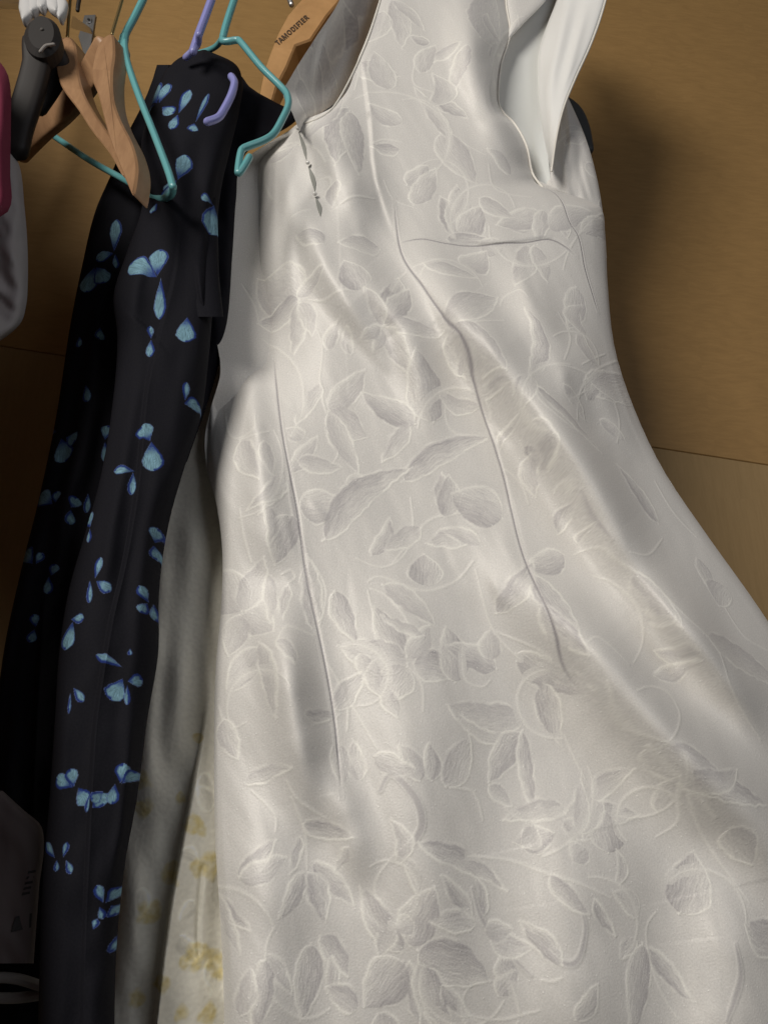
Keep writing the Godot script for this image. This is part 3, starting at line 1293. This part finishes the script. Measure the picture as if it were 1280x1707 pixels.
func wing(alb: PackedByteArray, w: int, h: int, a: Vector2, b: Vector2, wid: float, sd: float, vein: FastNoiseLite) -> void:
	var ax := b - a
	var l := ax.length()
	ax /= l
	var ay := Vector2(-ax.y, ax.x)
	var m := wid + 4.0
	var lo := a.min(b) - Vector2(m, m)
	var hi := a.max(b) + Vector2(m, m)
	for y in range(maxi(0, int(lo.y)), mini(h - 1, int(hi.y)) + 1):
		for x in range(maxi(0, int(lo.x)), mini(w - 1, int(hi.x)) + 1):
			var q := Vector2(x, y) - a
			var s := q.dot(ax) / l
			if s < 0.0 or s > 1.0:
				continue
			var t := q.dot(ay)
			var wd := wid * pow(sin(PI * pow(s, 1.75)), 0.62) * (1.0 + 0.09 * vein.get_noise_2d(s * 5.0 + sd * 9.0, signf(t) * 3.0))
			var d := wd - absf(t)
			if d < 0.0:
				continue
			var tip := (1.0 - s) * l
			var rim := minf(d, tip)
			var v := vein.get_noise_2d(t * 0.5 / maxf(s, 0.2) + sd * 17.0, s * 2.0)
			var blue := clampf(1.0 - (rim - 1.3 - 1.2 * signf(t) * signf(sin(sd))) / (1.8 + 1.6 * v), 0.0, 1.0)
			blue = maxf(blue, clampf(1.25 - s * 3.0 + 0.6 * v, 0.0, 1.0))
			var edge := clampf(1.2 - rim, 0.0, 1.0)
			var col := Vector3(116, 152, 168) * (1.0 + 0.3 * v)
			col = col.lerp(Vector3(40, 56, 118), blue)
			col = col.lerp(Vector3(170, 190, 222), edge * (0.55 + 0.5 * signf(t)) * 0.6)
			var soft := clampf(d * 2.0, 0.0, 1.0)
			var k := (y * w + x) * 3
			alb[k] = clampi(int(lerpf(alb[k], col.x, soft)), 0, 255)
			alb[k + 1] = clampi(int(lerpf(alb[k + 1], col.y, soft)), 0, 255)
			alb[k + 2] = clampi(int(lerpf(alb[k + 2], col.z, soft)), 0, 255)

# ---------------------------------------------------------------- hangers and the rail
func build_hangers() -> void:
	var teal := mat(Color(0.14, 0.40, 0.42), 0.28, 0.0, 0.5)
	var lilac := mat(Color(0.28, 0.29, 0.62), 0.28, 0.0, 0.5)
	var brass := mat(Color(0.55, 0.42, 0.20), 0.3, 0.9)
	var steel := mat(Color(0.55, 0.55, 0.55), 0.35, 0.9)
	var zn := -0.452
	# teal hanger at the left
	var o := thing("plastic_hanger", "teal plastic hanger on the left whose bar runs behind the wooden hangers", "hanger", spot(207, 60, -0.46), "teal plastic hangers")
	part("hook", tube(path("262 -60 245 -14 226 26 212 52 207 66", -0.455, -0.455), 0.0030), teal, o)
	part("hook_collar", tube(path("208 62 206 78 210 92", -0.455, -0.455), 0.0036), teal, o)
	part("arm", tube(path("208 66 212 100 232 160 256 220 280 283 288 310", -0.455, -0.425), 0.0026), teal, o)
	part("arm", tube(path("207 66 175 105 120 165 70 200 58 206", -0.46, -0.56), 0.0026), teal, o)
	part("crossbar", tube(path("58 206 92 228 150 267 212 302 258 330 284 326 289 311", -0.56, -0.425), 0.0026), teal, o)
	# teal hanger at the right, with the notched shoulder
	o = thing("plastic_hanger", "teal plastic hanger with a bent hooked shoulder between the navy and white dresses", "hanger", spot(375, 65, -0.42), "teal plastic hangers")
	part("hook", tube(path("412 -60 396 -16 384 20 376 46 372 62", zn, zn), 0.0030), teal, o)
	part("arm", tube(path("372 62 371 68 380 69 396 67 404 73 436 112 472 148 480 162 480 178 470 200 457 222 440 234 414 244", zn, zn + 0.02, 4), 0.0027), teal, o)
	part("shoulder_notch", tube(path("414 244 404 249 400 262 397 284 399 288 408 276 416 262", zn + 0.02, zn + 0.02, 4), 0.0026), teal, o)
	part("arm", tube(path("374 50 371 62 362 76 345 85 318 92", zn, zn - 0.05), 0.0024), teal, o)
	# lilac hanger holding the navy dress
	o = thing("plastic_hanger", "lilac plastic hanger whose tip pokes out of the navy dress's strap", "hanger", spot(330, 80, -0.44))
	part("hook", tube(path("370 -60 358 -16 344 24 332 56 322 86", -0.44, -0.45), 0.0032), lilac, o)
	part("arm", tube(path("332 58 331 70 326 80 310 96", -0.44, -0.46), 0.0026), lilac, o)
	part("shoulder_tip", tube(path("386 128 391 138 386 158 374 182 364 196 346 203", zn + 0.004, zn + 0.012), 0.0030), lilac, o)
	# two wooden hangers
	var beech := mat(Color(1, 1, 1), 0.42, 0.0, 0.5)
	beech.albedo_texture = grain_image(256, 256, 15, 0.06, 0.012, Color(0.58, 0.44, 0.32), Color(0.69, 0.54, 0.40), 2.0)
	wooden(beech, brass, "left wooden hanger of the pair, its brass hook beside the black hanger's round head", "126 -50 118 0 113 62", "92 108 96 84 103 66 112 60 122 66 127 84 130 118 141 158 163 196 188 232 204 266 208 292 201 288 182 254 152 216 130 182 106 150 96 128", "112 82 96 120 70 152 44 190 24 222", -0.462)
	wooden(beech, brass, "right wooden hanger of the pair, its near arm curving down over the navy dress", "218 -50 204 0 187 57", "152 116 160 80 170 64 182 56 189 60 191 90 187 124 189 164 200 198 220 238 229 272 228 300 222 324 212 306 192 258 178 216 164 160 154 134", "176 78 150 130 112 178 72 214 34 254", -0.440)
	# black hanger with a round head
	var black := mat(Color(0.018, 0.015, 0.014), 0.6, 0.0, 0.5)
	o = thing("black_hanger", "black hanger with a round head in front of the wooden hangers", "hanger", spot(68, 55, -0.45))
	var head := PackedVector3Array()
	for k in 28:
		var a := TAU * k / 28.0
		head.append(spot(69 + 31 * cos(a), 54 + 34 * sin(a), -0.435))
	part("round_head", slab(head, Vector3(0, 0, -0.018), 0.004), black, o)
	part("arm", sweep(path("68 72 60 120 46 170 32 212 24 250", -0.447, -0.455), Vector3(0.9, 0.4, 0), PackedFloat32Array([0.0125, 0.0125, 0.012, 0.011, 0.010]), PackedFloat32Array([0.007]), 14, 3.0), black, o)
	part("arm", sweep(path("84 80 98 110 84 140 60 176", -0.452, -0.475), Vector3(0.9, 0.4, 0), PackedFloat32Array([0.009]), PackedFloat32Array([0.006]), 14, 3.0), black, o)
	part("head_rivet", tube(path("70 50 71 49", -0.4350, -0.4348, 1), 0.0012), mat(Color(0.12, 0.11, 0.10), 0.35), o)
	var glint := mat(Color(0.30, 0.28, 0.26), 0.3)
	part("head_glint", tube(path("68 86 76 77 84 75 90 74", -0.434, -0.434), 0.0012), glint, o)  # highlight on the black head, put in as a pale tube
	# crumpled white plastic above the black hanger
	var film := mat(Color(0.62, 0.62, 0.62), 0.3, 0.0, 0.6)
	o = thing("plastic_wrap", "crumpled white plastic bundled above the black hanger's round head", "plastic wrap", spot(70, 10, -0.45))
	for q in ["43 -40 44 0 46 22 42 38", "54 -40 55 -4 58 14 56 24", "66 -40 67 -2 70 10 72 18", "86 -40 86 -6 90 12 96 24", "96 -40 98 -4 103 16 102 34"]:
		part("plastic_fold", sweep(path(q, -0.452, -0.446), Vector3(1, 0, 0.2), PackedFloat32Array([0.0036, 0.0042, 0.0050, 0.0055, 0.0052, 0.0048, 0.005, 0.0056, 0.006, 0.0058, 0.0052, 0.0045, 0.004, 0.003, 0.002, 0.0014]), PackedFloat32Array([0.004]), 12, 2.4), film, o)
	# printed wooden hanger that carries the white dress
	var pale := mat(Color(1, 1, 1), 0.45, 0.0, 0.45)
	pale.albedo_texture = grain_image(256, 128, 19, 0.02, 0.05, Color(0.70, 0.54, 0.36), Color(0.78, 0.61, 0.42), 3.0)
	o = thing("printed_hanger", "pale wooden hanger with dark lettering holding the white dress", "hanger", spot(500, 30, -0.53))
	var out := PackedVector3Array()
	for q in pts("540 -60 520 -22 497 4 480 24 464 54 452 84 442 112 436 140 428 190 446 196 462 142 478 112 493 75 518 66 545 26 562 6 590 -30 600 -60"):
		out.append(spot(q.x, q.y, -0.53))
	part("hanger_body", slab(out, Vector3(0.004, 0, -0.020), 0.0015), pale, o)
	var tm := TextMesh.new()
	tm.text = "TAMODIFIER"
	var fnt := SystemFont.new()
	fnt.font_names = PackedStringArray(["Droid Sans"])
	fnt.font_weight = 700
	tm.font = fnt
	tm.font_size = 32
	tm.pixel_size = 0.0002
	tm.depth = 0.0004
	tm.horizontal_alignment = HORIZONTAL_ALIGNMENT_LEFT
	var ink := mat(Color(0.075, 0.045, 0.025), 0.7)
	var letters := part("lettering", tm, ink, o)
	var a0 := spot(465, 76, -0.5296)
	var a1 := spot(517, 30, -0.5296)
	var ex := (a1 - a0).normalized()
	var len0 := a0.distance_to(a1)
	var width := tm.get_aabb().size.x
	var sc := len0 / maxf(width, 0.001)
	var ey := Vector3(-ex.y, ex.x, 0).normalized()
	letters.transform = Transform3D(Basis(ex * sc, (ey + ex * 0.25) * sc * 0.9, Vector3(0, 0, 1)), a0 - o.position + ey * 0.003)
	part("hook", tube(path("500 -70 484 -30 482 -6 486 8", -0.55, -0.55), 0.0028), steel, o)
	# end of another hanger behind the white dress
	var slate := mat(Color(0.045, 0.05, 0.055), 0.5)
	o = thing("black_hanger", "dark grey rounded hanger end peeking out behind the white dress's armhole", "hanger", spot(960, 240, -0.60))
	part("hanger_end", sweep(path("915 160 948 185 962 214 968 250", -0.60, -0.60), Vector3(0.9, 0.4, 0), PackedFloat32Array([0.010, 0.010, 0.011, 0.0125, 0.0135, 0.014]), PackedFloat32Array([0.006]), 16, 2.8), slate, o)
	# steel bracket on the wall
	o = thing("rail_bracket", "small steel bracket screwed to the plywood wall behind the hangers", "bracket", spot(150, 50, WALL_Z))
	var zb := WALL_Z + 0.003
	var plate := PackedVector3Array()
	for q in pts("141 25 160 24 156 50 150 90 146 99 140 90 131 60"):
		plate.append(spot(q.x, q.y, zb))
	part("plate", slab(plate, Vector3(0, 0, -0.0027), 0.0006), steel, o)
	var strip := PackedVector3Array()
	for q in ["122 26 0.10", "152 47 0.004", "154 55 0.004", "118 44 0.10"]:
		var f := nums(q)
		strip.append(spot(f[0], f[1], WALL_Z + f[2]))
	var st := SurfaceTool.new()
	st.begin(Mesh.PRIMITIVE_TRIANGLES)
	st.set_smooth_group(-1)
	var off := Vector3(0.0, -0.0004, 0.0022)
	for fq in [[0, 1, 2, 3]]:
		for tri in [[0, 1, 2], [0, 2, 3]]:
			for k in tri:
				st.add_vertex(strip[k])
			for k in [2, 1, 0]:
				st.add_vertex(strip[tri[k]] - off)
		for k in 4:
			var p := strip[k]
			var q := strip[(k + 1) % 4]
			for v in [p, p - off, q, q, p - off, q - off]:
				st.add_vertex(v)
	st.generate_normals()
	part("arm", st.commit(), steel, o)
	var screw := thing_screw(steel)
	part("screw_head", screw, steel, o)
	part("screw_socket", tube(path("148 32 148.3 32", zb + 0.0022, zb + 0.0030, 1), 0.0016), mat(Color(0.03, 0.03, 0.03), 0.6), o)
	o = thing("clothes_rail", "grey metal clothes rail crossing the top left corner", "rail", spot(10, -6, -0.66))
	part("rail_tube", tube(path("-260 -8 -60 -4 36 2", -0.50, -0.64, 1), 0.008, 16), steel, o)
	o = thing("hook_tip", "thin dark hook tip hanging near the steel bracket", "hook", spot(130, 5, -0.6))
	part("wire", tube(path("140 -40 134 -8 131 8 130 17", -0.62, -0.62), 0.0022), black, o)

func thing_screw(_m: Material) -> ArrayMesh:
	var ring := PackedVector3Array()
	for k in 20:
		var a := TAU * k / 20.0
		ring.append(spot(148 + 5.5 * cos(a), 32 + 5.5 * sin(a), WALL_Z + 0.005))
	return slab(ring, Vector3(0, 0, -0.0019), 0.0007)

func wooden(m: Material, metal: Material, label: String, hook: String, near: String, far: String, z: float) -> void:
	var h := pts(hook)
	var o := thing("wooden_hanger", label, "hanger", spot(h[2].x, h[2].y, z), "wooden hangers beside the black hanger")
	part("hook", tube(path(hook, z - 0.006, z - 0.006), 0.0013, 8), metal, o)
	# near arm: a sawn board with eased edges, its face towards the left
	var P := PackedVector3Array()
	var line := pts(near)
	line.append(line[0])
	line = smooth2(line, 4)
	line.resize(line.size() - 1)
	var lo := INF
	for q in line:
		lo = minf(lo, q.y)
	for q in line:
		P.append(spot(q.x, q.y, z + 0.03 * (q.y - lo) / 260.0))
	part("near_arm", slab(P, Vector3(0.0075, 0.0, -0.0125), 0.0012), m, o)
	var Q := path(far, z - 0.006, z - 0.09)
	var A := PackedFloat32Array()
	for i in Q.size():
		var t := float(i) / (Q.size() - 1)
		A.append(lerpf(0.0115, 0.0090, t) * (0.8 + 0.2 * smoothstep(0.0, 0.2, t)))
	part("far_arm", sweep(Q, Vector3(0.75, -0.6, 0.2), A, PackedFloat32Array([0.005]), 20, 5.0), m, o)

# ---------------------------------------------------------------- left edge
func build_left_side() -> void:
	var area := Rect2(-1, 2, 1, 1)
	var maroon := mat(Color(0.20, 0.02, 0.055), 0.8)
	var o := thing("maroon_garment", "maroon garment at the upper left edge above the pale one, its unseen bulk added to block light", "garment", spot(-40, 360, -0.42))
	var c := cloth("-900 -480 -1050 -300 -1080 200 -1080 1900", "-420 -480 -330 -330 -230 -150 -110 0 -40 60 -2 100 12 120 18 145 19 200 18 300 20 335 12 355 -6 366 -80 420 -110 700 -150 1200 -150 1900", -480, 1900, 90, 200, -0.40, 0.012, 30.0)  # unseen bulk widened leftwards to keep lamp light off the wall
	ripple(c, 71, 6.0, 0.012, 0.006, 0.2)
	part("sleeve", cloth_mesh(c, area, 0.03), maroon, o)
	var grey := mat(Color(0.50, 0.47, 0.46), 0.8)
	o = thing("pale_garment", "pale grey sleeve below the maroon garment at the left edge", "garment", spot(-20, 570, -0.47))
	c = cloth("-500 190 -520 400 -520 600", "0 190 20 245 34 280 41 340 46 400 47 470 44 510 34 540 10 562 -20 580 -60 598", 190, 598, 90, 130, -0.46, 0.012, 25.0)
	ripple(c, 73, 5.0, 0.02, 0.01, 0.4)
	folds(c, """
R 8 -3 -20 480 10 510 36 530
R 10 3 30 330 20 420 30 480
""")
	part("sleeve", cloth_mesh(c, area, 0.03), grey, o)
	# box-shaped bag low on the left
	var card := mat(Color(0.11, 0.09, 0.088), 0.85)  # pale card, darkened: the corner's shade is put into its colour
	var ink := mat(Color(0.02, 0.018, 0.018), 0.7)
	o = thing("paper_bag", "dim pale paper bag with a black printed bar in the lower left corner", "bag", spot(10, 1610, -0.52))
	var bag := cloth("-200 1300 -200 1640", "5 1318 40 1350 66 1372 72 1385 66 1480 60 1560 57 1602", 1318, 1606, 60, 80, -0.50, 0.008, 25.0)
	ripple(bag, 81, 3.0, 0.012, 0.006, 0.3)
	part("bag_body", cloth_mesh(bag, area, 0.05), card, o)
	var poly := PackedVector3Array()
	poly = PackedVector3Array()
	for q in pts("26 1528 54 1522 52 1546 19 1554"):
		poly.append(on_cloth(bag, q.x, q.y, 0.0006))
	part("printed_bar", slab(poly, Vector3(0, 0, -0.0005), 0.0001), ink, o)
	for k in 5:
		poly = PackedVector3Array()
		for q in pts("48 1452 60 1450 60 1454 46 1457"):
			poly.append(on_cloth(bag, q.x - k * 2.4, q.y + k * 9.0, 0.0006))
		part("printed_line", slab(poly, Vector3(0, 0, -0.0005), 0.0001), ink, o)
	var rope := mat(Color(0.20, 0.19, 0.18), 0.7)
	o = thing("cord_loop", "grey cord loop lying below the paper bag in the lower left corner", "cord", spot(20, 1660, -0.5))
	part("loop", tube(path("-60 1640 -10 1630 30 1632 70 1644 92 1650 70 1658 20 1664 -30 1660 -60 1648", -0.50, -0.51), 0.0028), rope, o)
